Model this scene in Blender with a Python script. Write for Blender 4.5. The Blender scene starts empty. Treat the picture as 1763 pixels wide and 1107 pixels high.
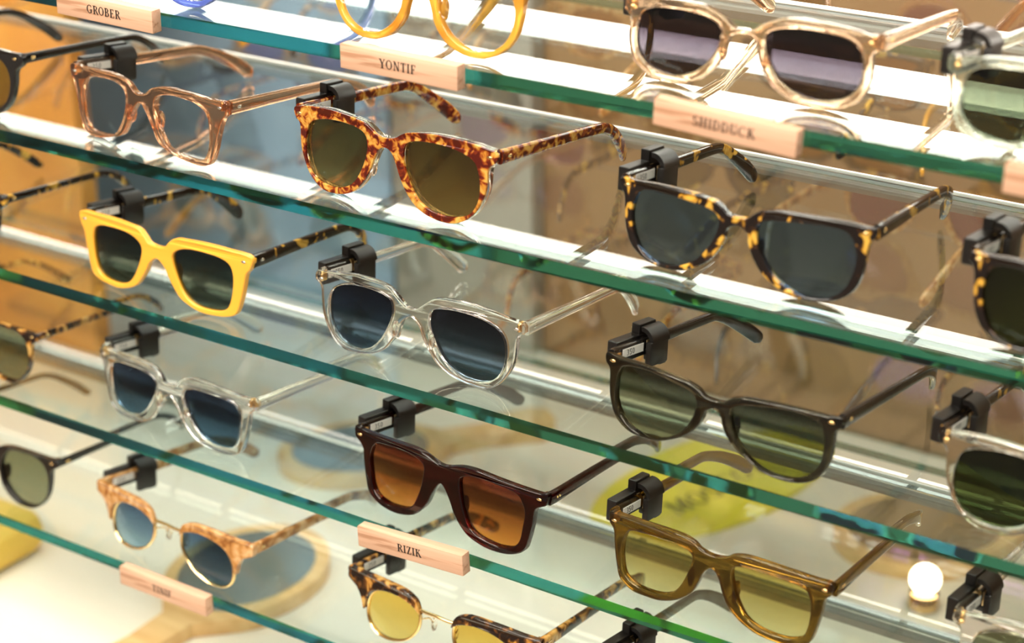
import bpy, bmesh, math, random
from mathutils import Vector, Matrix
random.seed(7)
S = bpy.context.scene
COL = S.collection
# ------------------------------------------------------------------ camera
CAMX = [(0.83464551, 0.55076694, -0.00475951), (-0.21709554, 0.33690897, 0.91616695), (-0.50619799, 0.76364136, -0.40076861)]
CAMLOC = (0.0, -0.81547749, 0.28677109)
cd = bpy.data.cameras.new('camera'); cam = bpy.data.objects.new('camera', cd); COL.objects.link(cam)
r, u, fw = [Vector(v) for v in CAMX]
cam.matrix_world = Matrix(((r.x, u.x, -fw.x, CAMLOC[0]), (r.y, u.y, -fw.y, CAMLOC[1]), (r.z, u.z, -fw.z, CAMLOC[2]), (0, 0, 0, 1)))
cd.sensor_fit = 'HORIZONTAL'; cd.sensor_width = 36.0; cd.lens = 3296.25 / 1763 * 36.0
cd.clip_start = 0.02; cd.clip_end = 50
cd.dof.use_dof = True; cd.dof.focus_distance = 1.125; cd.dof.aperture_fstop = cd.lens / 14.0; cd.dof.aperture_blades = 9
S.camera = cam
# ------------------------------------------------------------------ world, lamps, exposure
w = bpy.data.worlds.new('world'); S.world = w; w.use_nodes = True
wn = w.node_tree.nodes; bg = wn['Background']; bg.inputs[0].default_value = (1.0, 0.87, 0.72, 1); bg.inputs[1].default_value = 0.24
S.view_settings.view_transform = 'Standard'; S.view_settings.look = 'None'; S.view_settings.gamma = 1.0
S.view_settings.use_curve_mapping = False; S.view_settings.exposure = 0.2
S.cycles.max_bounces = 40; S.cycles.transmission_bounces = 36; S.cycles.glossy_bounces = 32; S.cycles.diffuse_bounces = 3
S.cycles.transparent_max_bounces = 24; S.cycles.caustics_refractive = True; S.cycles.caustics_reflective = False
S.cycles.sample_clamp_indirect = 6.0; S.cycles.blur_glossy = 0.4; S.cycles.use_denoising = True
def area(name, loc, target, sx, sy, power, col):
    l = bpy.data.lights.new(name, 'AREA'); l.shape = 'RECTANGLE'; l.size = sx; l.size_y = sy; l.energy = power; l.color = col
    o = bpy.data.objects.new(name, l); COL.objects.link(o); o.location = loc
    o.rotation_euler = (Vector(target) - Vector(loc)).to_track_quat('-Z', 'Y').to_euler(); return o
area('ceiling_light', (-0.9, -1.5, 1.5), (-0.65, 0.1, -0.25), 1.8, 0.8, 72, (1.0, 0.90, 0.77))
area('ceiling_light', (0.6, -0.9, 1.6), (-0.55, 0.1, -0.2), 0.6, 0.6, 30, (1.0, 0.90, 0.78))
area('ceiling_light', (-0.9, 0.42, 1.45), (-0.85, 0.42, -0.5), 1.8, 0.3, 9, (1.0, 0.92, 0.80)).data.spread = math.radians(60)  # added lamp, narrowed to brighten the rear counter and spare the wall
for k, (dx, dy) in enumerate([(-1.6, -1.2), (-0.7, -1.9), (0.1, -1.5), (0.9, -1.9)]):
    l = bpy.data.lights.new('spotlight', 'AREA'); l.shape = 'DISK'; l.size = 0.10; l.energy = 3.0; l.color = (1, .93, .82)
    o = bpy.data.objects.new('spotlight', l); COL.objects.link(o); o.location = (dx, dy, 1.55)
    o.rotation_euler = (Vector((-0.6, 0.05, -0.2)) - Vector(o.location)).to_track_quat('-Z', 'Y').to_euler()
# ------------------------------------------------------------------ helpers
def tag(o, label=None, cat=None, group=None, kind=None):
    if label: o['label'] = label
    if cat: o['category'] = cat
    if group: o['group'] = group
    if kind: o['kind'] = kind
    return o
def empty(name, loc=(0, 0, 0), rot=(0, 0, 0)):
    o = bpy.data.objects.new(name, None); o.empty_display_size = .02; COL.objects.link(o); o.location = loc; o.rotation_euler = rot; return o
def link(name, me, mat, parent=None):
    o = bpy.data.objects.new(name, me); COL.objects.link(o)
    if mat is not None and not me.materials: me.materials.append(mat)
    if parent is not None: o.parent = parent
    return o
def fin(bm, name, smooth=35):
    bmesh.ops.recalc_face_normals(bm, faces=bm.faces[:])
    me = bpy.data.meshes.new(name); bm.to_mesh(me); bm.free()
    if smooth:
        for p in me.polygons: p.use_smooth = True
        me.set_sharp_from_angle(angle=math.radians(smooth))
    return me
def add_box(bm, x0, x1, y0, y1, z0, z1, bev=0.0, seg=2):
    g = bmesh.ops.create_cube(bm, size=1.0)['verts']
    for v in g: v.co = Vector(((x0 + x1) / 2 + v.co.x * (x1 - x0), (y0 + y1) / 2 + v.co.y * (y1 - y0), (z0 + z1) / 2 + v.co.z * (z1 - z0)))
    if bev:
        es = list({e for v in g for e in v.link_edges})
        bmesh.ops.bevel(bm, geom=es, offset=bev, segments=seg, profile=.5, affect='EDGES')
def box(name, b, mat, parent=None, bev=0.0):
    bm = bmesh.new(); add_box(bm, *b, bev=bev); return weighted(link(name, fin(bm, name, 35 if bev else 0), mat, parent)) if bev else link(name, fin(bm, name, 0), mat, parent)
def weighted(o):
    m = o.modifiers.new('weighted_normal', 'WEIGHTED_NORMAL'); m.keep_sharp = True; m.weight = 80; return o
def add_sphere(bm, c, rad, seg=12, ring=8):
    g = bmesh.ops.create_uvsphere(bm, u_segments=seg, v_segments=ring, radius=1.0)['verts']
    for v in g: v.co = Vector(c) + Vector((v.co.x * rad[0], v.co.y * rad[1], v.co.z * rad[2]))
def sweep(bm, pts, secs):
    """pts: centres; secs: per point list of (a,b) in the (side, up) frame -> closed tube"""
    n = len(pts); rings = []
    for i, p in enumerate(pts):
        t = (Vector(pts[min(i + 1, n - 1)]) - Vector(pts[max(i - 1, 0)])).normalized()
        side = t.cross(Vector((0, 0, 1)))
        side = side.normalized() if side.length > 1e-3 else Vector((1, 0, 0))
        up = side.cross(t)
        rings.append([bm.verts.new(Vector(p) + side * a + up * b) for a, b in secs[i]])
    m = len(rings[0])
    for i in range(n - 1):
        for j in range(m):
            bm.faces.new((rings[i][j], rings[i][(j + 1) % m], rings[i + 1][(j + 1) % m], rings[i + 1][j]))
    bm.faces.new(rings[0]); bm.faces.new(rings[-1])
def rsec(t, h, c=.32):
    a, b = t / 2, h / 2; k = min(a, b) * c * 2; k2 = k * .3
    return [(a, b - k), (a - k2, b - k2), (a - k, b), (-a + k, b), (-a + k2, b - k2), (-a, b - k), (-a, -b + k), (-a + k2, -b + k2), (-a + k, -b), (a - k, -b), (a - k2, -b + k2), (a, -b + k)]
def tube(bm, pts, rad, m=8):
    sweep(bm, pts, [[(rad * math.cos(2 * math.pi * k / m), rad * math.sin(2 * math.pi * k / m)) for k in range(m)]] * len(pts))
def smooth_loop(P, closed=True, n=4):
    out = []; N = len(P)
    for i in range(N if closed else N - 1):
        p0, p1, p2, p3 = [Vector((*P[(i + k) % N], 0)) if closed else Vector((*P[min(max(i + k, 0), N - 1)], 0)) for k in (-1, 0, 1, 2)]
        for k in range(n):
            t = k / n
            q = .5 * ((2 * p1) + (p2 - p0) * t + (2 * p0 - 5 * p1 + 4 * p2 - p3) * t * t + (3 * p1 - p0 - 3 * p2 + p3) * t ** 3)
            out.append((q.x, q.y))
    if not closed: out.append(tuple(P[-1]))
    return out
# ------------------------------------------------------------------ materials
def newmat(name):
    m = bpy.data.materials.new(name); m.use_nodes = True; nt = m.node_tree; nt.nodes.clear()
    out = nt.nodes.new('ShaderNodeOutputMaterial'); return m, nt, out
def N(nt, typ, **kw):
    n = nt.nodes.new(typ)
    for k, v in kw.items():
        if k in n.inputs: n.inputs[k].default_value = v
        else: setattr(n, k, v)
    return n
def rgba(c): return (c[0], c[1], c[2], 1)
def princ(name, col, rough=.4, metal=0., trans=0., ior=1.49, coat=0., emit=0., ecol=None, sss=0.):
    m, nt, out = newmat(name); b = N(nt, 'ShaderNodeBsdfPrincipled')
    b.inputs['Base Color'].default_value = rgba(col); b.inputs['Roughness'].default_value = rough; b.inputs['Metallic'].default_value = metal
    b.inputs['Transmission Weight'].default_value = trans; b.inputs['IOR'].default_value = ior; b.inputs['Coat Weight'].default_value = coat
    if emit: b.inputs['Emission Color'].default_value = rgba(ecol or col); b.inputs['Emission Strength'].default_value = emit
    nt.links.new(b.outputs[0], out.inputs[0]); return m
def noisecol(name, stops, scale=60, detail=3, rough=.3, metal=0., stretch=(1, 1, 1), trans=0., coat=0., bump=0., interp='LINEAR', distort=0., translucent=0.):
    m, nt, out = newmat(name); L = nt.links.new
    tc = N(nt, 'ShaderNodeTexCoord'); mp = N(nt, 'ShaderNodeMapping'); mp.inputs['Scale'].default_value = stretch
    no = N(nt, 'ShaderNodeTexNoise'); no.inputs['Scale'].default_value = scale; no.inputs['Detail'].default_value = detail; no.inputs['Distortion'].default_value = distort
    cr = N(nt, 'ShaderNodeValToRGB'); cr.color_ramp.interpolation = interp
    els = cr.color_ramp.elements
    while len(els) < len(stops): els.new(.5)
    for e, (p, c) in zip(els, stops): e.position = p; e.color = rgba(c)
    b = N(nt, 'ShaderNodeBsdfPrincipled'); b.inputs['Roughness'].default_value = rough; b.inputs['Metallic'].default_value = metal
    b.inputs['Transmission Weight'].default_value = trans; b.inputs['Coat Weight'].default_value = coat; b.inputs['IOR'].default_value = 1.49
    L(tc.outputs['Object'], mp.inputs[0]); L(mp.outputs[0], no.inputs['Vector']); L(no.outputs['Fac'], cr.inputs[0]); L(cr.outputs[0], b.inputs['Base Color'])
    if bump:
        bp = N(nt, 'ShaderNodeBump'); bp.inputs['Strength'].default_value = bump; bp.inputs['Distance'].default_value = .001
        L(no.outputs['Fac'], bp.inputs['Height']); L(bp.outputs[0], b.inputs['Normal'])
    if translucent:
        tr = N(nt, 'ShaderNodeBsdfTranslucent'); mx = N(nt, 'ShaderNodeMixShader'); mx.inputs[0].default_value = translucent
        L(cr.outputs[0], tr.inputs[0]); L(b.outputs[0], mx.inputs[1]); L(tr.outputs[0], mx.inputs[2]); L(mx.outputs[0], out.inputs[0])
    else: L(b.outputs[0], out.inputs[0])
    return m
def lensmat(name, top, bot, v0=.006, v1=.042, refl=1.0):
    m, nt, out = newmat(name); L = nt.links.new
    tc = N(nt, 'ShaderNodeTexCoord'); sp = N(nt, 'ShaderNodeSeparateXYZ'); mr = N(nt, 'ShaderNodeMapRange')
    mr.inputs['From Min'].default_value = v0; mr.inputs['From Max'].default_value = v1
    mx = N(nt, 'ShaderNodeMix', data_type='RGBA'); mx.inputs[6].default_value = rgba([c ** .5 for c in bot]); mx.inputs[7].default_value = rgba([c ** .5 for c in top])
    t = N(nt, 'ShaderNodeBsdfTransparent'); g = N(nt, 'ShaderNodeBsdfGlossy'); g.inputs['Roughness'].default_value = 0.02
    lw = N(nt, 'ShaderNodeLayerWeight'); lw.inputs['Blend'].default_value = .5
    pw = N(nt, 'ShaderNodeMath', operation='POWER'); pw.inputs[1].default_value = 5
    fr = N(nt, 'ShaderNodeMath', operation='MULTIPLY_ADD'); fr.inputs[1].default_value = .96; fr.inputs[2].default_value = .04
    L(lw.outputs['Facing'], pw.inputs[0]); L(pw.outputs[0], fr.inputs[0])
    ms = N(nt, 'ShaderNodeMixShader')
    L(tc.outputs['Object'], sp.inputs[0]); L(sp.outputs['Z'], mr.inputs['Value']); L(mr.outputs[0], mx.inputs[0]); L(mx.outputs[2], t.inputs[0])
    L(fr.outputs[0], ms.inputs[0]); L(t.outputs[0], ms.inputs[1]); L(g.outputs[0], ms.inputs[2]); L(ms.outputs[0], out.inputs[0]); return m
def glassmat():
    m, nt, out = newmat('green_edge_glass'); L = nt.links.new
    g = N(nt, 'ShaderNodeBsdfGlass'); g.inputs['Roughness'].default_value = 0; g.inputs['IOR'].default_value = 1.5
    v = N(nt, 'ShaderNodeVolumeAbsorption'); v.inputs['Color'].default_value = (0, .735, .715, 1); v.inputs['Density'].default_value = 12.5
    L(g.outputs[0], out.inputs['Surface']); L(v.outputs[0], out.inputs['Volume']); return m
GLASS = glassmat()
M = dict(
    tan=princ('tan_clear_acetate', (.75, .39, .21), .02, trans=.97),
    champ=princ('champagne_clear_acetate', (.93, .68, .46), .03, trans=.96),
    crystal=princ('crystal_acetate', (.99, .94, .89), .015, trans=1.),
    palegreen=princ('pale_green_acetate', (.85, .92, .78), .04, trans=.95),
    gray=princ('smoke_acetate', (.058, .047, .026), .04, trans=.94),
    red=princ('dark_red_acetate', (.032, .0016, .0016), .05, trans=.9),
    amber=princ('olive_amber_acetate', (.21, .115, .016), .02, trans=.98),
    yellow=princ('honey_yellow_acetate', (.90, .43, .045), .22, coat=.2),
    black=princ('black_acetate', (.012, .010, .009), .15, coat=.4),
    honey=noisecol('honey_horn_acetate', [(.35, (.66, .27, .02)), (.6, (.92, .48, .06))], 40, 2, .1, trans=.45, coat=.3),
    blue=princ('blue_acetate', (.12, .18, .62), .06, trans=.5),
    tort=noisecol('red_amber_tortoise', [(.42, (.10, .010, .004)), (.49, (.30, .040, .008)), (.535, (.62, .25, .03)), (.66, (.86, .50, .11))], 165, 2.5, .1, coat=.5, translucent=.25, distort=.6),
    dark=noisecol('dark_tortoise', [(.50, (.012, .007, .005)), (.565, (.05, .02, .008)), (.59, (.60, .30, .03)), (.66, (.85, .50, .08))], 95, 2, .1, coat=.5, translucent=.2, distort=.5),
    havana=noisecol('havana_tortoise', [(.45, (.02, .010, .006)), (.53, (.16, .06, .015)), (.58, (.62, .28, .05)), (.68, (.85, .52, .15))], 110, 2, .1, coat=.5, translucent=.2, distort=.5),
    blonde=noisecol('blonde_horn_acetate', [(.35, (.34, .13, .03)), (.5, (.68, .33, .10)), (.62, (.88, .56, .27))], 120, 3, .12, trans=.3, coat=.4, distort=.8),
    gold=princ('gold_metal', (.90, .62, .28), .18, metal=1.),
    steel=princ('hinge_steel', (.75, .72, .68), .25, metal=1.),
    tag=princ('black_tag_plastic', (.010, .008, .007), .36),
    brass=princ('brass_pin', (.80, .60, .32), .3, metal=1.),
    sticker=princ('price_sticker_paper', (.85, .80, .74), .6),
    ink=princ('black_ink', (.015, .012, .010), .6),
    rail=princ('white_rail', (.80, .77, .72), .45),
)
LENS = dict(
    clear=lensmat('clear_lens', (.93, .95, .95), (.93, .95, .95)),
    brown=lensmat('brown_lens', (.17, .11, .03), (.40, .26, .08)),
    blue=lensmat('blue_gray_lens', (.13, .24, .42), (.20, .34, .54)),
    green=lensmat('green_gradient_lens', (.045, .05, .04), (.20, .24, .17)),
    navy=lensmat('navy_gradient_lens', (.012, .014, .026), (.13, .20, .26)),
    smoke=lensmat('smoke_green_lens', (.06, .068, .052), (.34, .38, .25)),
    navyblue=lensmat('blue_gradient_lens', (.010, .014, .028), (.13, .27, .42)),
    orange=lensmat('orange_gradient_lens', (.16, .028, .010), (.90, .33, .06)),
    yellow=lensmat('yellow_gradient_lens', (.55, .38, .07), (.96, .86, .46)),
    goldyellow=lensmat('golden_yellow_lens', (.70, .44, .07), (.86, .68, .24)),
    bluegrad=lensmat('pale_blue_gradient_lens', (.03, .065, .14), (.32, .49, .64)),
    plum=lensmat('plum_gradient_lens', (.04, .03, .05), (.095, .08, .09)),
    deepgreen=lensmat('deep_green_lens', (.03, .042, .016), (.07, .10, .03)),
    sage=lensmat('sage_green_lens', (.22, .24, .15), (.32, .34, .24)),
    olive=lensmat('dark_olive_lens', (.055, .065, .042), (.12, .14, .09)),
    purple=lensmat('purple_lens', (.30, .10, .38), (.42, .18, .50)),
    amber=lensmat('amber_lens', (.60, .35, .12), (.75, .50, .25)),
)
# ------------------------------------------------------------------ the setting
TOPZ = {'A': 0.0, 'B': -0.09906, 'C': -0.20065, 'D': -0.30072, 'E': -0.40181}
THK = 0.0084; DEPTH = 0.216; BASE = -0.56
wall_m = noisecol('warm_brown_wall', [(.3, (.20, .105, .040)), (.7, (.27, .150, .062))], 3, 3, .55)
cream_m = noisecol('cream_counter', [(.3, (.88, .83, .70)), (.7, (.93, .89, .78))], 4, 3, .35, stretch=(1, 6, 1))
floor_m = noisecol('oak_floor', [(.3, (.34, .22, .13)), (.7, (.46, .31, .19))], 5, 4, .4, stretch=(1, 8, 1))
ceil_m = princ('white_ceiling', (.85, .82, .77), .7)
tag(box('wall_back', (-4, 2.5, .74, .84, -1.4, 1.7), wall_m), kind='structure')
tag(box('floor', (-4, 2.5, -3, .84, -1.45, -1.4), floor_m), kind='structure')
ct = tag(box('display_counter', (-3.2, 1.2, -.14, .735, -.60, BASE), cream_m, bev=.004), 'pale cream counter top below the glass shelves', 'counter')
box('front_panel', (-3.2, 1.2, -.12, -.10, -1.395, -.601), cream_m, ct); box('side_panel', (-3.18, -3.14, -.099, .735, -1.395, -.601), cream_m, ct); box('side_panel', (1.14, 1.18, -.099, .735, -1.395, -.601), cream_m, ct)
orange_m = noisecol('orange_leather', [(.3, (.42, .14, .016)), (.55, (.58, .235, .034)), (.75, (.70, .36, .085))], 7, 3, .45, distort=.4)
dp = tag(box('display_board', (-2.2, -1.375, .47, .495, BASE + .0005, .75), orange_m, bev=.006), 'tall orange leather covered board behind the left ends of the shelves', 'board')
tag(box('wall_panel', (-1.75, -1.17, .715, .7395, BASE + .0005, .9), noisecol('blue_gray_panel', [(.3, (.17, .25, .35)), (.7, (.30, .39, .49))], 6, 3, .4), bev=.003), 'blue gray panel on the brown wall right of the orange board', 'panel')
tag(box('wall_panel', (-1.165, -.99, .715, .7395, BASE + .0005, .9), noisecol('gray_beige_panel', [(.3, (.24, .215, .18)), (.7, (.32, .28, .23))], 6, 3, .4), bev=.003), 'narrow gray beige panel on the brown wall beside the blue gray panel', 'panel')
# ------------------------------------------------------------------ glass shelves and their light bars
SL = {'A': 'top glass shelf with green edge carrying three wooden name blocks', 'B': 'second glass shelf from the top with green edge and no name block',
      'C': 'middle glass shelf with green edge under the honey yellow and crystal sunglasses', 'D': 'fourth glass shelf from the top with the RIZIK wooden block on its edge',
      'E': 'lowest glass shelf with green edge and the TINIF wooden block'}
BAR = {'A': (.195, .2150, 7.), 'B': (.2100, .2152, 9.), 'C': (.2105, .2152, 6.0), 'D': (.2105, .2152, 3.), 'E': (.2080, .2152, 9.)}
for k in 'ABCDE':
    z = TOPZ[k]
    o = box('glass_shelf', (-1.62, .20, 0, DEPTH, z - THK, z), GLASS)
    tag(o, SL[k], 'shelf', 'green edged glass shelves')
    a, b, e = BAR[k]
    rb = tag(box('light_bar', (-1.60, .18, DEPTH - .0008, DEPTH + .0012, z + .0003, z + .0026), M['rail'], bev=.0005), 'slim white light bar along the back edge of the ' + {'A': 'top', 'B': 'second', 'C': 'middle', 'D': 'fourth', 'E': 'lowest'}[k] + ' glass shelf', 'light', 'light bars behind the shelves')
    box('housing', (-1.60, .18, a, b + .0005, z - THK - .0035, z - THK - .0006), princ('bar_housing', (.16, .15, .14), .4), rb)
    box('lip', (-1.60, .18, a - .0009, a, z - THK - .0054, z - THK - .0006), princ('bar_lip', (.16, .15, .14), .4), rb)
    box('diffuser', (-1.595, .175, a + .0005, b, z - THK - .0047, z - THK - .0036), princ('led_diffuser', (1, .96, .88), .5, emit=e, ecol=(1, .93, .80)), rb)
for (yy, zz, rr, lab) in ((.30, .0615, .0070, 'lower of the two white light tubes behind the top shelf'), (.30, .0955, .0062, 'upper of the two white light tubes behind the top shelf')):
    bm = bmesh.new(); tube(bm, [(-1.6, yy, zz), (.18, yy, zz)], rr, 16)
    t = tag(link('light_tube', fin(bm, 'light_tube'), princ('tube_glow', (1, .96, .9), .5, emit=13, ecol=(1, .94, .84))), lab, 'light', 'light tubes behind the top shelf')
    for x0 in (-1.62, .18): box('end_cap', (x0, x0 + .02, yy - .011, yy + .011, zz - .011, zz + .011), M['rail'], t, bev=.002)
steel_m = princ('brushed_steel', (.60, .58, .55), .3, metal=1.)
for x0, lab in ((-1.60, 'slim steel upright carrying the left ends of the glass shelves'), (.165, 'slim steel upright carrying the right ends of the glass shelves')):
    up = tag(box('shelf_upright', (x0, x0 + .018, .222, .240, BASE + .0005, .16), steel_m, bev=.001), lab, 'upright', 'steel uprights of the shelves')
    for k in 'ABCDE': box('bracket', (x0 + .004, x0 + .014, .02, .222, TOPZ[k] - THK - .0125, TOPZ[k] - THK - .0062), steel_m, up)
    for zz in (.0615, .0955): box('bracket', (x0 + .004, x0 + .014, .240, .300, zz - .004, zz + .004), steel_m, up)
# ------------------------------------------------------------------ wooden name blocks with serif lettering
def font(ch):
    """strokes of a serif capital in a cell of height 1: list of (x0,y0,x1,y1,w0,w1) bars and arcs"""
    T, t = .17, .06; B = []
    def v(x, w=T, y0=0, y1=1): B.append([(x - w / 2, y0), (x + w / 2, y0), (x + w / 2, y1), (x - w / 2, y1)])
    def h(x0, x1, y, w=t): B.append([(x0, y - w / 2), (x1, y - w / 2), (x1, y + w / 2), (x0, y + w / 2)])
    def d(x0, y0, x1, y1, wd): B.append([(x0 - wd / 2, y0), (x0 + wd / 2, y0), (x1 + wd / 2, y1), (x1 - wd / 2, y1)])
    def sf(x, y, wd=.36): h(x - wd / 2, x + wd / 2, y + (.025 if y < .5 else -.025), .05)
    def arc(cx, cy, rx, ry, a0, a1, wmax=T, wmin=t, n=16):
        for i in range(n):
            q = []
            for s, a in ((1, a0 + (a1 - a0) * i / n), (1, a0 + (a1 - a0) * (i + 1) / n), (-1, a0 + (a1 - a0) * (i + 1) / n), (-1, a0 + (a1 - a0) * i / n)):
                a_ = math.radians(a); wd = wmin + (wmax - wmin) * math.cos(a_) ** 2
                q.append((cx + (rx + s * wd / 2) * math.cos(a_), cy + (ry + s * (wd if abs(math.cos(a_)) < .5 else wmin) / 2) * math.sin(a_)))
            B.append(q)
    W = .72
    if ch == 'I': v(.18); sf(.18, 0); sf(.18, 1); W = .36
    elif ch == 'O': arc(.40, .5, .33, .47, 0, 360, n=28); W = .82
    elif ch in 'GC': arc(.42, .5, .34, .47, 50, 310, n=24); v(.68, .05, .70, .95); W = .80
    if ch == 'G': v(.68, .16, .08, .46); h(.50, .84, .45); W = .88
    elif ch == 'R': v(.2); sf(.2, 0); sf(.2, 1); arc(.36, .75, .24, .225, -90, 90); h(.2, .36, .975); h(.2, .4, .52); d(.72, .02, .42, .5, .17); sf(.74, 0, .18); W = .80
    elif ch == 'B': v(.2); sf(.2, 0, .3); sf(.2, 1, .3); arc(.36, .755, .20, .22, -90, 90); arc(.36, .27, .26, .245, -90, 90); h(.2, .38, .975); h(.2, .38, .53); h(.2, .38, .025); W = .74
    elif ch == 'E': v(.2); sf(.2, 0, .3); h(.1, .62, .975); h(.2, .5, .52); h(.1, .66, .025); v(.60, .05, .78, 1); v(.48, .05, .40, .64); v(.64, .05, 0, .24); W = .74
    elif ch == 'F': v(.2); sf(.2, 0); h(.1, .62, .975); h(.2, .5, .50); v(.60, .05, .76, 1); v(.48, .05, .38, .62); W = .70
    elif ch == 'Y': d(.40, .45, .12, 1, .17); d(.40, .45, .66, 1, .07); v(.40, T, 0, .48); sf(.4, 0); sf(.12, 1, .30); sf(.66, 1, .26); W = .78
    elif ch == 'N': v(.18, .07); d(.70, 0, .20, 1, .17); v(.72, .07); sf(.18, 0, .26); sf(.15, 1, .26); sf(.72, 1, .26); W = .88
    elif ch == 'T': v(.36); sf(.36, 0); h(.05, .67, .975); v(.07, .05, .74, 1); v(.65, .05, .74, 1); W = .72
    elif ch == 'Z': h(.08, .62, .975); h(.06, .64, .025); d(.14, 0, .54, 1, .18); v(.09, .05, .74, 1); v(.62, .05, 0, .26); W = .70
    elif ch == 'K': v(.2); sf(.2, 0); sf(.2, 1); d(.24, .40, .64, 1, .07); d(.76, 0, .40, .60, .18); sf(.60, 1, .26); sf(.72, 0, .26); W = .84
    elif ch == 'M': v(.16, .07); v(.88); d(.54, .05, .20, 1, .17); d(.52, .05, .84, 1, .07); sf(.16, 0, .26); sf(.88, 0); sf(.12, 1, .26); sf(.9, 1, .3); W = 1.05
    elif ch == 'H': v(.2); v(.68); sf(.2, 0); sf(.2, 1); sf(.68, 0); sf(.68, 1); h(.2, .68, .51); W = .88
    elif ch == 'D': v(.2); sf(.2, 0, .3); sf(.2, 1, .3); arc(.34, .5, .36, .475, -90, 90, n=20); h(.2, .36, .975); h(.2, .36, .025); W = .80
    elif ch == 'U': v(.2, T, .3, 1); arc(.43, .31, .23, .285, 180, 360); v(.66, .07, .3, 1); sf(.2, 1); sf(.66, 1, .26); W = .84
    elif ch == 'S': arc(.33, .745, .20, .23, 55, 270); arc(.33, .265, .23, .24, -125, 90); v(.52, .05, .72, .97); v(.10, .05, .03, .27); W = .64
    elif ch == '3': arc(.28, .74, .18, .22, -90, 140, .09, .09); arc(.28, .27, .2, .24, -140, 90, .09, .09); W = .6
    elif ch == '5': h(.14, .5, .95, .09); v(.16, .09, .5, .97); arc(.26, .28, .22, .26, -140, 100, .09, .09); W = .6
    elif ch == '0': arc(.30, .5, .2, .44, 0, 360, .09, .09, 20); W = .6
    return B, W
def text_mesh(name, s, hgt, gap=.10, thick=.0002):
    bm = bmesh.new(); x = 0; polys = []
    for ch in s:
        B, W = font(ch)
        for q in B: polys.append([(x + a, b) for a, b in q])
        x += W + gap
    x -= gap
    for q in polys:
        P = [Vector(((a - x / 2) * hgt, 0, (b - .5) * hgt)) for a, b in q]
        f = [bm.verts.new(p + Vector((0, -thick, 0))) for p in P]; g = [bm.verts.new(p) for p in P]
        bm.faces.new(f); bm.faces.new(g[::-1])
        for i in range(4): bm.faces.new((f[i], g[i], g[(i + 1) % 4], f[(i + 1) % 4]))
    return fin(bm, name, 0), x * hgt
wood_m = noisecol('pale_beech_block', [(.34, (.40, .21, .12)), (.42, (.58, .35, .23)), (.7, (.66, .42, .29))], 170, 6, .6, stretch=(.09, 1.3, 1.7), distort=.3, bump=.15)
def sign(xc, k, s, label, rot=0, dz=0):
    z = TOPZ[k] - .0034 + dz
    bm = bmesh.new(); add_box(bm, -.0396, .0396, -.0082, -.0004, -.0070, .0070, bev=.0005)
    o = link('name_block', fin(bm, 'name_block'), wood_m); o.location = (xc, 0, z); o.rotation_euler = (0, rot, 0)
    tag(o, label, 'sign', 'wooden name blocks on the shelf edges')
    if s:
        me, wd = text_mesh('lettering', s, .0052); t = link('lettering', me, M['ink'], o); t.location = (0, -.0082, .0003)
sign(-.8290, 'A', 'GROBER', 'wooden block lettered GROBER on the top shelf edge', .02)
sign(-.6090, 'A', 'YONTIF', 'wooden block lettered YONTIF on the top shelf edge', .012)
sign(-.4100, 'A', 'SHIDDUCK', 'wooden block with an eight letter name on the top shelf edge', .05)
sign(-.2280, 'A', '', 'wooden block cut off by the photo edge on the top shelf', .02)
sign(-.6110, 'D', 'RIZIK', 'wooden block lettered RIZIK below the dark red sunglasses', -.05, -.003)
sign(-.8240, 'E', 'TINIF', 'wooden block lettered TINIF on the lowest shelf edge', .0, -.002)
# ------------------------------------------------------------------ spectacles
KC = 1.1; TH = .07
def bendy(x): return KC * x * x
def outline(st):
    O = ST[st]['O']; O = [O[0]] + [q for q in O[1:-1] if q[0] > 3.2] + [O[-1]]
    half = O[1:-1]
    full = [O[0]] + half + [O[-1]] + [(-x, y) for x, y in half[::-1]]
    return smooth_loop(full, True, 4)
def plate(name, loops, y0, y1, bev, mat, parent, seg=2):
    """filled outline with holes (mm), bevelled edge, bent to the base curve"""
    cu = bpy.data.curves.new(name, 'CURVE'); cu.dimensions = '2D'; cu.fill_mode = 'BOTH'
    th = (y1 - y0) / 2; cu.extrude = (th - bev) / 1000; cu.bevel_depth = bev / 1000; cu.offset = -bev / 1000; cu.bevel_resolution = seg
    for lp in loops:
        s = cu.splines.new('POLY'); s.points.add(len(lp) - 1); s.use_cyclic_u = True
        for p, q in zip(s.points, lp): p.co = (q[0] / 1000, q[1] / 1000, 0, 1)
    o = bpy.data.objects.new(name, cu); COL.objects.link(o)
    dg = bpy.context.evaluated_depsgraph_get(); me = bpy.data.meshes.new_from_object(o.evaluated_get(dg), depsgraph=dg)
    bpy.data.objects.remove(o); bpy.data.curves.remove(cu)
    bm = bmesh.new(); bm.from_mesh(me); bpy.data.meshes.remove(me)
    bmesh.ops.remove_doubles(bm, verts=bm.verts, dist=2e-6)
    ym = (y0 + y1) / 2000
    for v in bm.verts: v.co = Vector((v.co.x, ym - v.co.z + bendy(v.co.x), v.co.y))
    return weighted(link(name, fin(bm, name, 50), mat, parent))
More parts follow.
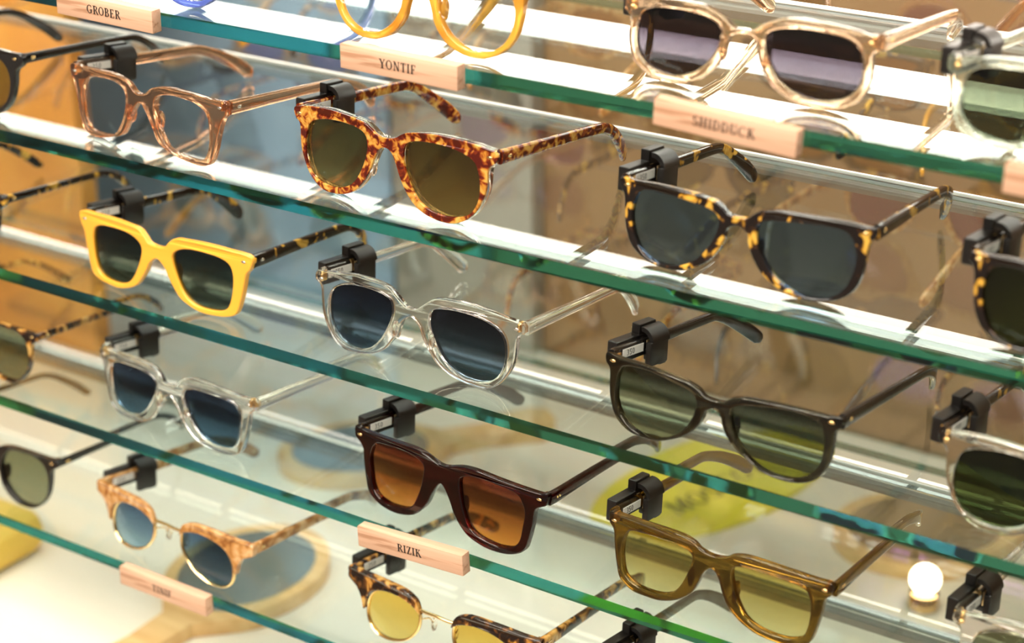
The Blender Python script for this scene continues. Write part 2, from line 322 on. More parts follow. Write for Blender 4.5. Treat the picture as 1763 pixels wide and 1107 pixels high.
def lens_mesh(name, loop, side, mat, parent, yc=2.0, grow=.3, t=1.3):
    bm = bmesh.new(); P = [(x * side, y) for x, y in loop]
    cx = sum(p[0] for p in P) / len(P); cy = sum(p[1] for p in P) / len(P); rr = []
    for face in (0, 1):
        rings = []
        for f in (1.0, .72, .4):
            ring = []
            for x, y in P:
                dx, dy = x - cx, y - cy; L = math.hypot(dx, dy); g = (L + grow) / L * f
                X, Z = cx + dx * g, cy + dy * g
                dome = .9 * (1 - ((X - cx) ** 2 + (Z - cy) ** 2) / 600.)
                ring.append(bm.verts.new((X / 1000, (yc - dome + t * face) / 1000 + bendy(X / 1000), Z / 1000)))
            rings.append(ring)
        c = bm.verts.new((cx / 1000, (yc - .9 + t * face) / 1000 + bendy(cx / 1000), cy / 1000)); n = len(P)
        for a in range(2):
            for i in range(n): bm.faces.new((rings[a][i], rings[a][(i + 1) % n], rings[a + 1][(i + 1) % n], rings[a + 1][i]))
        for i in range(n): bm.faces.new((rings[2][i], rings[2][(i + 1) % n], c))
        rr.append(rings[0])
    n = len(P)
    for i in range(n): bm.faces.new((rr[0][i], rr[0][(i + 1) % n], rr[1][(i + 1) % n], rr[1][i]))
    return link(name, fin(bm, name, 40), mat, parent)
def temple(root, side, w, zc, mat, hh=8.5, out=4, tipin=14, thin=1.0, bend=111, end=150, ribs=False, rivet='gold', rear=False):
    xs = w - 2.6; yh = bendy(w / 1000) * 1000 + 3.2
    tz = (TH * end + .4 + 5.2 if not rear else 15)
    P = []; sec = []; LL = end - bend
    K = [(xs, yh, zc, hh, 4.2), (xs + .2, yh + 8, zc, hh * .97, 4.0), (xs + out * .4, yh + 35, zc, hh * .86, 3.7), (xs + out * .75, yh + 65, zc, hh * .78, 3.5), (xs + out, bend - 10, zc - .3, hh * .74, 3.4),
         (xs + out, bend - 2, zc - 1.4, hh * .74, 3.4), (xs + out - tipin * .06, bend + LL * .15, zc - 4.2, hh * .78, 3.4), (xs + out - tipin * .22, bend + LL * .38, zc - (zc - tz) * .36, hh * .9, 3.3), (xs + out - tipin * .6, bend + LL * .70, zc - (zc - tz) * .70, hh * 1.05, 3.2), (xs + out - tipin * .9, end - LL * .12, tz + 1.2, hh * 1.0, 3.0), (xs + out - tipin, end - LL * .02, tz, hh * .55, 2.2)]
    KK = [Vector(k[:3]) for k in K]; out_ = []
    for i in range(len(K) - 1):
        p0, p1, p2, p3 = KK[max(i - 1, 0)], KK[i], KK[i + 1], KK[min(i + 2, len(K) - 1)]
        for q in range(3):
            t = q / 3
            v = .5 * ((2 * p1) + (p2 - p0) * t + (2 * p0 - 5 * p1 + 4 * p2 - p3) * t * t + (3 * p1 - p0 - 3 * p2 + p3) * t ** 3)
            h = K[i][3] * (1 - t) + K[i + 1][3] * t; a = K[i][4] * (1 - t) + K[i + 1][4] * t
            P.append((v.x * side / 1000, v.y / 1000, v.z / 1000)); sec.append(rsec(a * thin / 1000, h * thin / 1000))
    v = KK[-1]; P.append((v.x * side / 1000, v.y / 1000, v.z / 1000)); sec.append(rsec(2.0 * thin / 1000, hh * .3 * thin / 1000))
    bm = bmesh.new(); sweep(bm, P, sec)
    o = link('temple', fin(bm, 'temple', 45), mat, root)
    if rivet and not rear:
        bm = bmesh.new()
        for dz in ((0,) if rivet != 'dots' else (-1.2, 1.2)):
            if rivet == 'dots': add_sphere(bm, (side * (xs + 2.2) / 1000, (yh + 7 + dz) / 1000, zc / 1000), (.0004, .0008, .0008), 10, 6)
            else:
                add_sphere(bm, (side * (xs + 2.15) / 1000, (yh + 7) / 1000, zc / 1000), (.0005, .0020, .0011), 10, 6)
        link('rivet', fin(bm, 'rivet', 60), M['gold'] if rivet in ('gold', 'dots') else M['steel'], o)
    bm = bmesh.new(); add_box(bm, side * (xs - 3.4) / 1000 - .001, side * (xs - 3.4) / 1000 + .001, (yh - 2.6) / 1000, (yh + 4) / 1000, (zc - 2.4) / 1000, (zc + 2.4) / 1000, bev=.0004)
    link('hinge', fin(bm, 'hinge'), M['gold'], o)
    return o
def tag_on(root, w, zc, out, y0=42, hh=8.5, sticker=True, price='350'):
    """black security tag clamped over the left temple, with the price sticker on the temple's inner face"""
    xs = -(w - 2.6) - out * .5; q = lambda *a: [v / 1000 for v in a]
    bm = bmesh.new()
    add_box(bm, *q(xs - 9.8, xs - 2.6, y0 - 26, y0 + 9, zc - 8.5, zc + 5.4), bev=.0012)            # long body outside the temple
    add_box(bm, *q(xs - 9.0, xs - 3.0, y0 - 6, y0 + 9, zc + 3.5, zc + 11.5), bev=.0009)             # raised block
    t = weighted(link('security_tag', fin(bm, 'security_tag'), M['tag'], root))
    bm = bmesh.new(); prof = []
    for i in range(9):
        a = math.radians(100 - i * 100 / 8); prof.append((xs - 1.2 + 8.2 * math.cos(a), zc + 2.0 + 8.2 * math.sin(a), xs - 1.2 + 5.4 * math.cos(a), zc + 2.0 + 5.4 * math.sin(a)))
    rows = []
    for (a, b, c, d) in prof: rows.append([bm.verts.new(Vector(q(X, Y, Z))) for X, Y, Z in ((a, y0 - 5, b), (a, y0 + 10, b), (c, y0 + 10, d), (c, y0 - 5, d))])
    for i in range(8):
        for j in range(4): bm.faces.new((rows[i][j], rows[i][(j + 1) % 4], rows[i + 1][(j + 1) % 4], rows[i + 1][j]))
    bm.faces.new(rows[0]); bm.faces.new(rows[-1])
    link('clamp_arch', fin(bm, 'clamp_arch', 40), M['tag'], t)
    bm = bmesh.new(); add_box(bm, *q(xs + 2.9, xs + 7.0, y0 - 7, y0 + 9, zc - 11.5, zc + 3.0), bev=.0008)
    add_box(bm, *q(xs - 5.5, xs + 6.5, y0 + 2, y0 + 8.5, zc - 12.5, zc - 6.2), bev=.0008)
    link('clamp_jaw', fin(bm, 'clamp_jaw'), M['tag'], t)
    for dx in (-2.35, 2.35):
        bm = bmesh.new(); add_box(bm, *q(xs + dx - .45, xs + dx + .45, y0 - 5.5, y0 - 2.5, zc - 4.5, zc + 3.6), bev=.0003); link('clamp_pad', fin(bm, 'clamp_pad'), M['brass'], t)
    piv = Matrix.Translation(q(xs, y0, zc)); t.matrix_local = piv @ Matrix.Rotation(out * .0145, 4, 'Z') @ piv.inverted()
    if sticker:
        bm = bmesh.new(); add_box(bm, *q(-.15, .15, -8.8, 8.8, -2.6, 2.4)); s = link('price_sticker', fin(bm, 'price_sticker'), M['sticker'], root)
        s.location = q(-(w - 2.6) - out * .22 + 2.1, y0 - 16.4, zc); s.rotation_euler = (0, 0, out * .017 + .006)
        if price:
            me, wd = text_mesh('price', price, .0034, thick=.0001); p = link('price', me, M['ink'], s); p.location = q(.16, -2.2, -.1); p.rotation_euler = (0, 0, math.pi / 2)
def glasses(name, st, k, x, y, yaw, mat, lens, label, tmat=None, kind='solid', clip=True, scale=1.0, out=(0, -6), tipin=(13, 9), end=150, hh=8.5, thin=1., rivets=True, rivet='gold', zoff=0., group=None, rear=False, backing=None, clip_y=42, price='350', full=True):
    s = ST[st]; z = TOPZ[k] if isinstance(k, str) else k
    root = empty(name, (x, y, z + .0006 + zoff), (-TH if not rear else 0, 0, yaw)); root.scale = (scale,) * 3
    tag(root, label, 'sunglasses' if name == 'sunglasses' else 'eyeglasses', group)
    fm = M[mat]; tm = M[tmat or mat]; w = s['w']; zc = s['zc']
    hole = smooth_loop(s['R'], True, 3)
    holeL = [(-a, b) for a, b in hole]
    if kind == 'brow':
        for sd in (1, -1):
            bp = smooth_loop(BROW, True, 2); plate('brow', [[(a * sd, b) for a, b in bp]], -.6, 4.2, 1.0, fm, root)
        for sd in (1, -1):
            bm = bmesh.new(); pts = [(a * sd / 1000, 2.2 / 1000 + bendy(a / 1000), b / 1000) for a, b in hole]
            n = len(pts); ring = []
            for i, p in enumerate(pts):
                d = (Vector(pts[(i + 1) % n]) - Vector(pts[i - 1])).normalized(); nn = d.cross(Vector((0, 1, 0))).normalized()
                ring.append([bm.verts.new(Vector(p) + nn * .0009 * math.cos(q * math.pi / 4) + Vector((0, .0016 * math.sin(q * math.pi / 4), 0))) for q in range(8)])
            for i in range(n):
                for j in range(8): bm.faces.new((ring[i][j], ring[i][(j + 1) % 8], ring[(i + 1) % n][(j + 1) % 8], ring[(i + 1) % n][j]))
            link('rim', fin(bm, 'rim', 60), M['gold'], root)
        bm = bmesh.new(); tube(bm, [(-.0145, .0022, .0335), (-.008, .0012, .0338), (0, .0008, .0344), (.008, .0012, .0338), (.0145, .0022, .0335)], .0012); link('bridge', fin(bm, 'bridge', 60), M['gold'], root)
        for sd in (1, -1):
            bm = bmesh.new(); tube(bm, [(sd * .0140, .004, .026), (sd * .0115, .009, .0255), (sd * .0095, .0105, .023)], .0005); o = link('pad_arm', fin(bm, 'pad_arm', 60), M['gold'], root)
            bm = bmesh.new(); add_sphere(bm, (sd * .0088, .0110, .0215), (.0013, .0030, .0055)); link('nose_pad', fin(bm, 'nose_pad', 60), M['crystal'], root)
    else:
        ol = outline(st)
        if kind == 'laminate':
            plate('front_frame', [ol, hole, holeL], 0, 2.0, .5, fm, root)
            cb = tag(plate('backing', [ol, hole, holeL], 2.05, 6.6, 1.0, M[backing or 'crystal'], root), 'clear crystal layer behind the tortoise front')
        else: plate('front_frame', [ol, hole, holeL], 0, 4.8, .6 if st == 'thin' else .9, fm, root)
        if full:
            for sd in (1, -1):
                nx = s['R'][-1][0]
                bm = bmesh.new(); add_sphere(bm, (sd * (nx - .8) / 1000, .0062, .0215), (.0017, .0034, .0062)); link('nose_pad', fin(bm, 'nose_pad', 60), M[backing] if backing else fm, root)
    for sd in (1, -1): lens_mesh('lens', hole if sd > 0 else hole, sd, LENS[lens], root)
    for sd, oo, ti in ((1, out[0], tipin[0]), (-1, out[1], tipin[1])):
        temple(root, sd, w, zc, tm, hh=hh, out=oo, tipin=ti, end=end, thin=thin, rivet=rivet if rivets else None, rear=rear)
        if rivets and kind != 'brow' and not rear:
            bm = bmesh.new(); add_sphere(bm, (sd * (w - 6.5) / 1000, -.0001 + bendy((w - 6.5) / 1000), (zc - .2) / 1000), (.0019, .0005, .0009), 10, 6); link('rivet', fin(bm, 'rivet', 60), M['gold'] if rivet in ('gold', 'dots') else M['steel'], root)
    if clip: tag_on(root, w, zc, out[1], y0=clip_y, hh=hh, price=price)
    return root
ST = {
'tan': dict(shelf='B',x=-0.8319,y=0.0155,yaw=-0.0826,
 O=[(0.0,36.9),(4.6,37.7),(8.7,41.1),(12.8,43.2),(23.8,45.3),(39.5,45.2),(59.3,43.7),(71.7,43.3),(72.0,36.3),(68.7,31.9),(65.6,22.7),(63.0,11.9),(60.0,4.1),(55.5,0.9),(48.5,0.1),(38.2,1.0),(27.7,3.5),(21.3,5.5),(15.9,8.9),(10.6,17.7),(6.4,25.0),(3.1,30.1),(0.0,31.3)],
 R=[(13.5,34.0),(16.4,38.1),(23.6,40.4),(32.1,40.8),(43.4,39.9),(51.4,37.7),(56.2,33.8),(58.0,27.7),(58.3,17.5),(57.2,10.9),(54.6,5.6),(49.6,3.5),(40.4,3.4),(31.0,4.5),(24.6,6.9),(20.4,11.4),(16.3,18.7),(13.8,26.4)]),
'tort': dict(shelf='B',x=-0.6396,y=0.0152,yaw=-0.0529,
 O=[(0.0,42.0),(6.4,43.1),(10.3,45.4),(14.2,47.4),(19.0,48.6),(29.5,49.9),(45.1,50.4),(58.4,49.5),(67.1,48.1),(75.6,46.0),(75.0,40.8),(70.5,36.5),(69.9,28.5),(68.9,22.0),(65.7,14.3),(61.5,7.9),(54.6,2.6),(46.6,0.1),(36.4,0.7),(27.8,3.1),(20.9,7.4),(14.9,14.4),(10.8,21.7),(7.6,29.2),(4.5,34.3),(1.5,36.1),(0.0,36.2)],
 R=[(13.6,36.8),(15.8,41.6),(22.0,44.1),(32.4,45.0),(43.4,44.6),(53.3,42.7),(60.5,39.6),(63.7,34.6),(65.3,26.9),(65.1,19.7),(63.1,13.0),(58.9,7.8),(52.8,5.2),(43.7,4.1),(34.4,5.2),(26.7,8.6),(21.3,14.0),(16.7,22.1),(14.1,29.7)]),
'dark': dict(shelf='B',x=-0.4153,y=0.0198,yaw=0.0091,
 O=[(0.0,37.7),(5.7,38.1),(9.2,41.0),(13.6,43.4),(20.8,44.9),(35.0,45.3),(52.4,45.3),(65.9,44.5),(73.4,44.4),(73.8,40.2),(70.6,35.3),(69.5,25.5),(68.5,18.3),(65.1,9.8),(59.6,4.8),(52.1,1.6),(41.8,0.1),(31.8,1.2),(22.4,5.2),(15.5,10.1),(10.2,17.2),(6.8,24.5),(5.9,29.7),(2.4,32.6),(0.0,32.7)],
 R=[(10.8,32.5),(12.8,36.8),(17.7,38.7),(26.6,39.9),(39.8,40.9),(51.0,41.1),(58.8,39.8),(63.1,34.9),(64.8,26.5),(63.5,17.5),(60.0,9.8),(54.5,4.7),(46.8,2.4),(37.1,2.7),(28.7,5.6),(21.9,10.5),(16.3,17.5),(12.4,24.8)]),
'yellow': dict(shelf='C',x=-0.8270,y=0.0143,yaw=-0.0192,
 O=[(0.0,37.5),(7.0,38.7),(10.6,42.3),(16.0,46.1),(25.7,47.1),(42.1,47.6),(57.9,46.9),(75.5,45.1),(75.3,37.4),(71.8,32.3),(70.2,24.7),(68.0,15.2),(64.3,5.2),(58.0,1.7),(49.5,0.4),(38.7,0.0),(28.8,2.1),(19.8,6.2),(14.2,12.5),(9.8,18.9),(6.4,24.7),(2.9,27.7),(0.0,29.0)],
 R=[(13.5,32.7),(15.7,36.9),(22.1,40.0),(31.1,41.4),(42.0,41.2),(51.5,40.3),(58.7,37.6),(61.7,32.2),(62.0,24.1),(60.8,15.6),(58.1,8.2),(52.8,4.8),(45.3,3.7),(35.5,4.0),(27.8,6.5),(22.3,11.4),(17.9,18.9),(14.7,26.5)]),
'crystal': dict(shelf='C',x=-0.6265,y=0.0176,yaw=0.0028,
 O=[(0.0,39.1),(3.9,39.7),(8.9,43.4),(13.8,47.2),(18.8,49.6),(28.5,50.7),(42.8,50.5),(56.7,48.5),(68.4,46.3),(76.0,44.7),(76.6,39.6),(72.3,36.6),(71.3,28.1),(70.3,19.9),(66.1,11.1),(60.0,3.6),(51.8,0.1),(42.4,0.3),(30.7,2.6),(20.8,7.6),(14.6,14.3),(9.3,22.1),(6.1,29.4),(3.0,33.2),(0.0,33.9)],
 R=[(13.6,35.6),(15.0,40.8),(19.9,43.2),(29.6,44.4),(41.1,44.1),(52.3,41.9),(60.7,37.4),(64.1,31.1),(64.8,23.3),(63.7,16.0),(59.8,9.0),(54.4,5.1),(46.1,3.3),(36.5,4.4),(28.6,8.5),(22.1,15.1),(17.4,23.0),(14.2,30.4)]),
'gray': dict(shelf='C',x=-0.4212,y=0.0126,yaw=-0.0337,
 O=[(0.0,35.4),(5.6,36.0),(10.3,39.1),(15.9,41.0),(24.5,41.8),(38.4,42.5),(52.0,42.6),(64.4,42.3),(72.2,43.1),(72.7,37.7),(69.6,34.2),(69.1,25.8),(68.1,17.2),(64.2,7.8),(56.7,2.1),(46.9,0.0),(35.6,0.8),(25.8,4.4),(16.7,9.5),(10.3,15.4),(6.3,21.9),(4.8,27.2),(1.1,30.0),(0.0,30.0)],
 R=[(10.6,28.8),(11.7,33.8),(17.3,36.7),(28.5,38.7),(41.3,40.5),(54.1,39.8),(61.4,37.0),(63.8,30.1),(64.2,21.8),(62.7,14.0),(58.0,7.2),(50.3,2.8),(41.2,1.8),(31.7,3.1),(23.6,7.6),(17.3,13.5),(12.8,20.8)]),
'clear': dict(shelf='D',x=-0.8293,y=0.0170,yaw=-0.0548,
 O=[(0.0,37.1),(5.5,37.3),(9.1,42.0),(16.1,46.1),(26.2,47.3),(40.2,46.8),(52.6,45.4),(64.7,44.7),(72.5,43.8),(73.4,37.9),(69.4,33.4),(67.3,23.0),(64.7,12.5),(61.0,4.3),(53.8,0.7),(44.4,0.0),(33.7,0.8),(25.0,3.0),(17.2,8.2),(11.7,14.9),(7.3,21.9),(2.8,28.0),(0.0,29.4)],
 R=[(12.8,32.5),(14.7,36.7),(21.5,39.4),(31.4,40.1),(42.1,39.7),(51.5,38.9),(58.5,36.1),(61.0,30.5),(60.3,21.3),(58.6,11.9),(55.0,6.4),(47.7,4.5),(38.2,4.8),(29.5,7.9),(24.1,11.9),(19.8,17.1),(16.0,23.4),(13.8,28.3)]),
'red': dict(shelf='D',x=-0.6017,y=0.0104,yaw=-0.0704,
 O=[(0.0,44.7),(2.4,44.7),(5.8,45.7),(14.6,48.4),(25.4,49.2),(41.2,48.0),(56.4,47.0),(70.1,46.4),(74.8,47.2),(74.7,40.0),(67.7,35.3),(66.2,25.3),(64.2,15.1),(61.2,6.4),(53.4,1.7),(43.2,0.0),(32.6,0.7),(21.7,4.2),(14.8,9.9),(10.1,16.3),(6.5,24.0),(2.9,29.7),(0.5,32.4),(0.0,32.4)],
 R=[(13.8,38.0),(15.9,41.6),(22.4,44.0),(34.0,44.5),(45.5,43.5),(54.6,41.7),(58.8,36.7),(60.6,30.5),(59.5,21.5),(57.9,12.3),(53.1,6.5),(45.0,4.5),(36.7,4.9),(28.1,6.7),(22.5,10.4),(19.0,17.1),(15.9,26.0)]),
'amber': dict(shelf='D',x=-0.4177,y=0.0114,yaw=-0.0294,
 O=[(0.0,40.6),(7.9,42.0),(12.7,45.0),(21.4,46.7),(34.9,46.4),(49.1,45.6),(61.9,44.8),(70.9,43.9),(70.7,37.5),(67.5,33.7),(66.4,25.5),(64.6,16.0),(61.9,6.5),(58.5,3.2),(51.4,0.0),(41.9,0.1),(32.2,1.0),(23.1,4.2),(16.8,8.2),(11.3,13.4),(7.7,20.3),(4.5,28.4),(0.6,32.1),(0.0,32.4)],
 R=[(12.6,34.0),(14.3,38.0),(21.1,39.7),(33.6,39.6),(46.0,38.8),(55.4,37.1),(59.0,32.3),(60.2,24.7),(59.6,15.6),(57.1,8.3),(50.0,4.7),(40.6,4.2),(30.8,5.7),(23.7,9.4),(18.7,15.9),(14.9,24.7)]),
'gold': dict(shelf='E',x=-0.8338,y=0.0079,yaw=-0.0730,
 O=[(0.0,32.9),(12.6,36.7),(16.6,40.1),(25.6,43.5),(37.9,43.7),(50.9,43.5),(64.5,41.9),(76.7,41.7),(77.1,33.2),(67.7,28.0),(62.5,19.2),(63.0,14.2),(60.6,6.8),(51.2,0.7),(39.3,0.1),(28.2,2.2),(19.5,7.7),(13.9,15.3),(0.0,21.8)],
 R=[(13.8,30.9),(16.4,34.3),(25.4,37.2),(35.3,37.7),(46.0,35.9),(54.1,31.1),(58.6,23.2),(59.6,14.2),(57.2,7.3),(50.1,2.5),(40.5,2.0),(30.8,4.6),(22.1,9.6),(15.9,17.0),(13.5,23.5)]),
'champ': dict(shelf='A',x=-0.4228,y=0.0312,yaw=-0.0105,
 O=[(0.0,34.3),(5.1,34.6),(9.4,37.7),(12.9,39.5),(21.5,42.7),(34.6,43.6),(51.6,42.5),(64.2,40.4),(71.6,39.7),(72.2,33.7),(68.4,30.8),(69.2,23.5),(68.4,15.2),(64.2,7.2),(55.5,2.2),(43.8,0.1),(31.5,1.6),(21.3,5.9),(14.3,12.5),(10.1,19.4),(8.1,26.7),(6.4,30.2),(1.6,32.0),(0.0,32.2)],
 R=[(12.3,30.6),(14.2,34.7),(21.1,37.4),(31.5,38.7),(43.6,38.6),(54.6,37.2),(60.8,33.9),(63.4,28.5),(64.5,21.3),(62.8,13.6),(57.5,7.9),(49.3,5.1),(39.1,4.4),(29.2,7.1),(21.6,11.9),(16.1,18.6),(13.2,24.9)]),
}
ST['round'] = dict(w=69, zc=41.5, O=[(0,37),(6,37.5),(12,42),(22,45.5),(34,46.5),(48,46),(58,45.2),(67,45),(69,41.5),(68,37.5),(62.8,33),(61.5,24),(58.5,14),(52,5.5),(43,.8),(35,0),(27,.8),(17,5.5),(10,14),(7,23),(4,29.5),(0,31.5)],
    R=[(11.5,26),(13.5,33),(19,39),(27,42),(37,42.2),(47,40.5),(54,35.5),(57.2,28),(56.5,19),(52.5,10.5),(45,5),(36,3.6),(27,5),(18.5,10.5),(13.2,18)])
BROW = [(12.5,30.5),(13.8,35),(16.6,40),(25.6,43.6),(38,44),(51,43.6),(64.5,42.6),(76.8,42),(77.2,38),(77,33.8),(69,29.8),(64.6,23),(63,16.5),(61.4,17.2),(60.2,24),(55.2,31.4),(46,35.7),(35.5,37.4),(25.5,36.8),(17.2,34)]
for k_, (w_, z_) in dict(tan=(73.5, 39.8), tort=(77.5, 43.3), dark=(75, 41.5), yellow=(76.8, 41.2), crystal=(78, 41.5), gray=(73.8, 39.8), clear=(75, 40.6), red=(76.5, 43), amber=(73.5, 40), gold=(77.5, 38), champ=(74, 36.6)).items(): ST[k_].update(w=w_, zc=z_)
ST['thin'] = dict(w=69, zc=42.0, O=[(0,38.5),(6,39),(12,42.5),(22,45),(34,45.6),(48,45.4),(58,45),(67.5,45),(69,42.5),(68,39.5),(61.5,35),(60,25),(57.2,14.5),(51,5.5),(43,.8),(35,0),(27,.8),(18.5,5),(12,13),(9.5,22),(7,30),(0,34.5)],
    R=[(11.7,26),(13.5,33),(19,40),(27,43.2),(37,43.6),(47,42.8),(54.5,39),(58.4,30),(57.9,20),(54,10.8),(46,4),(36,1.8),(27,3.2),(19,9),(13.5,17)])
SG = 'sunglasses'; EG = 'eyeglasses'
def at(st): s = ST[st]; return s['shelf'], s['x'], s['y'], s['yaw']
# front row, digitised pairs
glasses(EG, 'tan', *at('tan'), 'tan', 'clear', 'clear tan acetate eyeglasses with clear lenses on the second shelf', hh=9, rivet='steel', out=(0, -9), tipin=(13, 5), end=156)
glasses(SG, 'tort', *at('tort'), 'tort', 'brown', 'red and amber tortoise sunglasses over crystal with brown lenses', kind='laminate', backing='crystal', out=(4, -3), tipin=(9, 13), end=148)
glasses(SG, 'dark', *at('dark'), 'dark', 'blue', 'black and yellow tortoise sunglasses with blue gray lenses', rivet='gold', out=(-1, -6), tipin=(14, 7), end=148)
glasses(SG, 'yellow', *at('yellow'), 'yellow', 'green', 'opaque honey yellow sunglasses with dark tortoise temples and green lenses', tmat='dark', hh=9, rivet='steel', out=(-2, -13), tipin=(12, 8), end=142)
glasses(SG, 'crystal', *at('crystal'), 'crystal', 'navy', 'colourless crystal sunglasses with navy gradient lenses on the middle shelf', rivet='steel', out=(4, -9), tipin=(4, 10), end=143)
glasses(SG, 'gray', *at('gray'), 'gray', 'smoke', 'smoky black acetate sunglasses with pale green gradient lenses', tmat='black', out=(4, -10), tipin=(12, 12), end=150)
glasses(SG, 'clear', *at('clear'), 'crystal', 'navyblue', 'clear blush sunglasses with blue gradient lenses on the fourth shelf', hh=9, rivet='steel', out=(2, -8))
glasses(SG, 'red', *at('red'), 'red', 'orange', 'dark red sunglasses with orange lenses above the RIZIK block', rivet='dots', out=(-4, -8), tipin=(15, 9), end=161)
glasses(SG, 'amber', *at('amber'), 'amber', 'yellow', 'olive amber acetate sunglasses with pale yellow lenses', rivet='dots', out=(-1, -4), tipin=(13, 9), end=159)
glasses(SG, 'gold', *at('gold'), 'blonde', 'bluegrad', 'blonde browline sunglasses with gold rims and pale blue lenses', kind='brow', out=(0, -8))
glasses(SG, 'champ', *at('champ'), 'champ', 'plum', 'champagne clear sunglasses with plum lenses on the top shelf', rivet='gold', out=(-1, -6), tipin=(19, 9), end=152)
# front row, partly outside the frame or hidden
glasses(EG, 'round', 'A', -.6130, .0165, -.02, 'honey', 'clear', 'round honey amber eyeglasses behind the YONTIF block', scale=1.06)
glasses(EG, 'round', 'A', -.8210, .0165, -.03, 'blue', 'clear', 'blue rimmed eyeglasses on the top shelf right of the GROBER block', scale=1.06)
glasses(SG, 'champ', 'A', -.2380, .0190, .03, 'palegreen', 'olive', 'pale green clear sunglasses with green lenses at the end of the top shelf')
glasses(SG, 'dark', 'B', -.2180, .0190, .02, 'dark', 'deepgreen', 'dark tortoise sunglasses with green lenses at the right photo edge')
glasses(SG, 'tort', 'C', -.2230, .0190, .02, 'crystal', 'deepgreen', 'clear sunglasses with deep green lenses at the right end of the middle shelf', tmat='dark')
glasses(SG, 'crystal', 'D', -.2050, .0190, .02, 'crystal', 'sage', 'clear sunglasses with sage lenses at the right end of the fourth shelf')
glasses(SG, 'gold', 'E', -.6110, .0140, -.05, 'havana', 'goldyellow', 'havana browline sunglasses with gold rims and yellow lenses under the RIZIK block', kind='brow')
glasses(SG, 'gray', 'E', -.4210, .0140, -.02, 'gray', 'smoke', 'gray sunglasses on the lowest shelf, mostly hidden below the olive amber pair')
glasses(SG, 'round', 'B', -1.0090, .0170, -.03, 'black', 'sage', 'black round sunglasses at the left end of the second shelf', thin=.8, clip=False)
glasses(SG, 'round', 'C', -1.0370, .0170, -.03, 'dark', 'sage', 'dark tortoise sunglasses at the left end of the middle shelf', thin=.8, clip=False, scale=.93)
glasses(SG, 'thin', 'D', -1.0200, .0170, -.03, 'havana', 'sage', 'havana tortoise sunglasses with sage lenses left on the fourth shelf', thin=.7, clip=False, scale=.95)
glasses(SG, 'thin', 'E', -1.0180, .0170, -.03, 'black', 'sage', 'black sunglasses with green lenses left on the lowest shelf', thin=.7, clip=False)
# ------------------------------------------------------------------ opposite display row, seen out of focus through the glass
TOPR = {'P': -.058, 'R': -.156, 'Q': -.255, 'S': -.355}
LABR = {'P': 'upper', 'R': 'second', 'Q': 'third', 'S': 'lowest'}
for k, lab in LABR.items():
    z = TOPR[k]; o = tag(box('glass_shelf', (-1.36, .20, .345, .525, z - .006, z), GLASS), lab + ' glass shelf of the opposite display behind the front shelves', 'shelf', 'opposite glass shelves')
rear = [('P', -.46, 'champ', 'champ', 'purple', 'champagne clear frame with purple lenses'), ('P', -.27, 'tort', 'honey', 'amber', 'honey frame with amber lenses'), ('P', -.65, 'dark', 'dark', 'brown', 'dark tortoise frame with brown lenses'), ('P', -.84, 'round', 'tort', 'amber', 'red tortoise round frame with amber lenses'), ('P', -1.03, 'gray', 'black', 'smoke', 'black frame with smoke lenses'), ('P', -1.22, 'round', 'blonde', 'brown', 'blonde round frame with brown lenses'),
        ('Q', -.49, 'tort', 'blonde', 'purple', 'blonde frame with purple lenses'), ('Q', -.30, 'gray', 'black', 'brown', 'black frame with brown lenses'), ('Q', -.67, 'gray', 'dark', 'smoke', 'dark tortoise frame with smoke lenses'), ('Q', -.86, 'champ', 'champ', 'purple', 'pale champagne frame with purple lenses, second from the left'), ('Q', -1.04, 'dark', 'tort', 'amber', 'amber tortoise frame with amber lenses'), ('Q', -1.22, 'round', 'black', 'sage', 'black round frame with sage lenses'),
        ('R', -.39, 'round', 'honey', 'brown', 'round honey frame with brown lenses'), ('R', -.57, 'dark', 'dark', 'amber', 'dark tortoise frame with amber lenses'), ('R', -.75, 'yellow', 'blonde', 'amber', 'square blonde frame with amber lenses'), ('R', -.93, 'gray', 'havana', 'brown', 'havana frame with brown lenses'), ('R', -1.11, 'tort', 'honey', 'purple', 'honey frame with purple lenses'),
        ('S', -.36, 'yellow', 'havana', 'brown', 'square havana frame with brown lenses'), ('S', -.54, 'round', 'black', 'smoke', 'round black frame with smoke lenses'), ('S', -.72, 'tort', 'tort', 'brown', 'red tortoise frame with brown lenses'), ('S', -1.22, 'yellow', 'honey', 'amber', 'square honey frame with amber lenses')]
for k, x, st, mt, ln, lab in rear:
    o = glasses(SG, st, TOPR[k], x, .505, math.pi + random.uniform(-.05, .05), mt, ln, lab + ' on the ' + LABR[k] + ' opposite shelf', clip=False, rivets=False, rear=True, full=False, group='sunglasses on the opposite display')
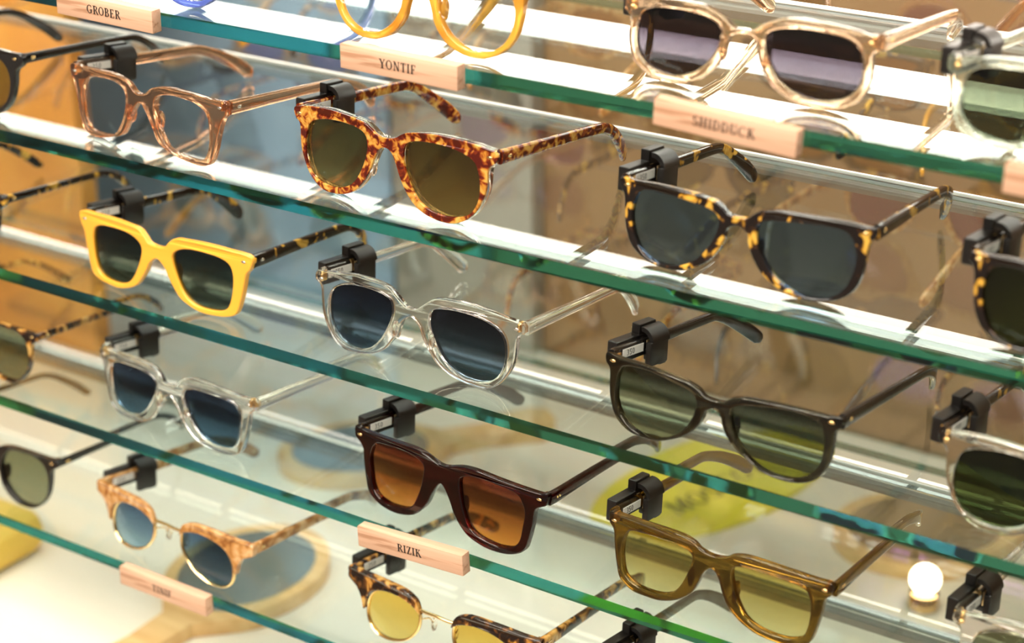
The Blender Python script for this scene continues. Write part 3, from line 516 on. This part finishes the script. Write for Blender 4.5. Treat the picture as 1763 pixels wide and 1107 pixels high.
# ------------------------------------------------------------------ things on the counter
hm_wood = noisecol('light_oak_mirror', [(.3, (.70, .42, .16)), (.7, (.86, .60, .28))], 12, 4, .45, stretch=(1, 6, 6))
mir_m = princ('mirror_glass', (.88, .88, .80), .22, metal=1.)
def hand_mirror(x, y, rot, label, sx=.062, sy=.078, z=BASE):
    r_ = tag(empty('hand_mirror', (x, y, z + .0004), (0, 0, rot)), label, 'mirror')
    pts = [(sx * math.cos(a), sy * math.sin(a)) for a in [i * math.pi / 24 for i in range(48)]]
    H = []
    for (a, b) in pts:
        if b < -sy * .80: continue
        H.append((a, b))
    # paddle outline: oval plus flared handle towards -y
    i0 = [i for i, (a, b) in enumerate(H) if a < 0 and b < 0][-1]
    ol = H[:i0 + 1] + [(-.016, -sy * 1.08), (-.014, -sy * 1.6), (-.021, -sy * 2.25), (-.012, -sy * 2.45), (.012, -sy * 2.45), (.021, -sy * 2.25), (.014, -sy * 1.6), (.016, -sy * 1.08)] + H[i0 + 1:]
    bm = bmesh.new(); top = [bm.verts.new((a, b, .013)) for a, b in ol]; bot = [bm.verts.new((a, b, 0)) for a, b in ol]
    f = bm.faces.new(top); bm.faces.new(bot[::-1]); n = len(ol)
    for i in range(n): bm.faces.new((top[i], bot[i], bot[(i + 1) % n], top[(i + 1) % n]))
    bmesh.ops.triangulate(bm, faces=[q for q in bm.faces if len(q.verts) > 4])
    link('paddle', fin(bm, 'paddle', 30), hm_wood, r_)
    bm = bmesh.new(); vs = [bm.verts.new((a * .83, b * .83, .0136)) for a, b in pts]; v2 = [bm.verts.new((a * .83, b * .83, .0131)) for a, b in pts]
    bm.faces.new(vs); bm.faces.new(v2[::-1])
    for i in range(48): bm.faces.new((vs[i], v2[i], v2[(i + 1) % 48], vs[(i + 1) % 48]))
    link('mirror_face', fin(bm, 'mirror_face', 30), mir_m, r_); return r_
hand_mirror(-.950, .215, -.02, 'oval wooden hand mirror lying under the TINIF end of the lowest shelf')
hand_mirror(-1.000, .435, 2.5, 'oval wooden hand mirror on the counter behind the dark red sunglasses')
hand_mirror(-.500, .580, 2.2, 'oval wooden hand mirror on the counter behind the olive amber sunglasses')
yc = tag(empty('yellow_card', (-.700, .575, BASE + .0004), (0, 0, -.30)), 'oval yellow card with blurred dark lettering lying on the counter', 'card')
bm = bmesh.new(); n = 40; ol = [(.068 * math.cos(2 * math.pi * i / n), .140 * math.sin(2 * math.pi * i / n)) for i in range(n)]
a_ = [bm.verts.new((x, y, .004)) for x, y in ol]; b_ = [bm.verts.new((x, y, 0)) for x, y in ol]; bm.faces.new(a_); bm.faces.new(b_[::-1])
for i in range(n): bm.faces.new((a_[i], b_[i], b_[(i + 1) % n], a_[(i + 1) % n]))
link('disc', fin(bm, 'disc', 30), princ('yellow_card', (.86, .76, .06), .5), yc)
me, wd = text_mesh('lettering', 'MOSCOT', .022); tx = link('lettering', me, M['ink'], yc); tx.rotation_euler = (-math.pi / 2, 0, math.pi * .5); tx.location = (.012, -.01, .0044)
globe = tag(empty('lamp_reflection', (-.461, .485, BASE + .0004)), 'small glowing globe standing in for a lamp reflection behind the fourth shelf', 'lamp')  # glowing globe and base added in place of a lamp's reflection
bm = bmesh.new(); add_sphere(bm, (0, 0, .026), (.0125, .0125, .0125), 24, 16); link('globe', fin(bm, 'globe', 60), princ('reflection_glow', (1, .92, .8), .4, emit=7, ecol=(1, .84, .60)), globe)
bm = bmesh.new(); tube(bm, [(0, 0, 0), (0, .0001, .006), (0, 0, .014)], .012, 20); link('base', fin(bm, 'base', 40), M['gold'], globe)
ys = tag(box('yellow_case', (-1.29, -1.135, .035, .17, BASE + .0004, BASE + .034), princ('yellow_felt', (.86, .58, .10), .6), bev=.014), 'bright yellow case lying at the left end of the counter', 'case')
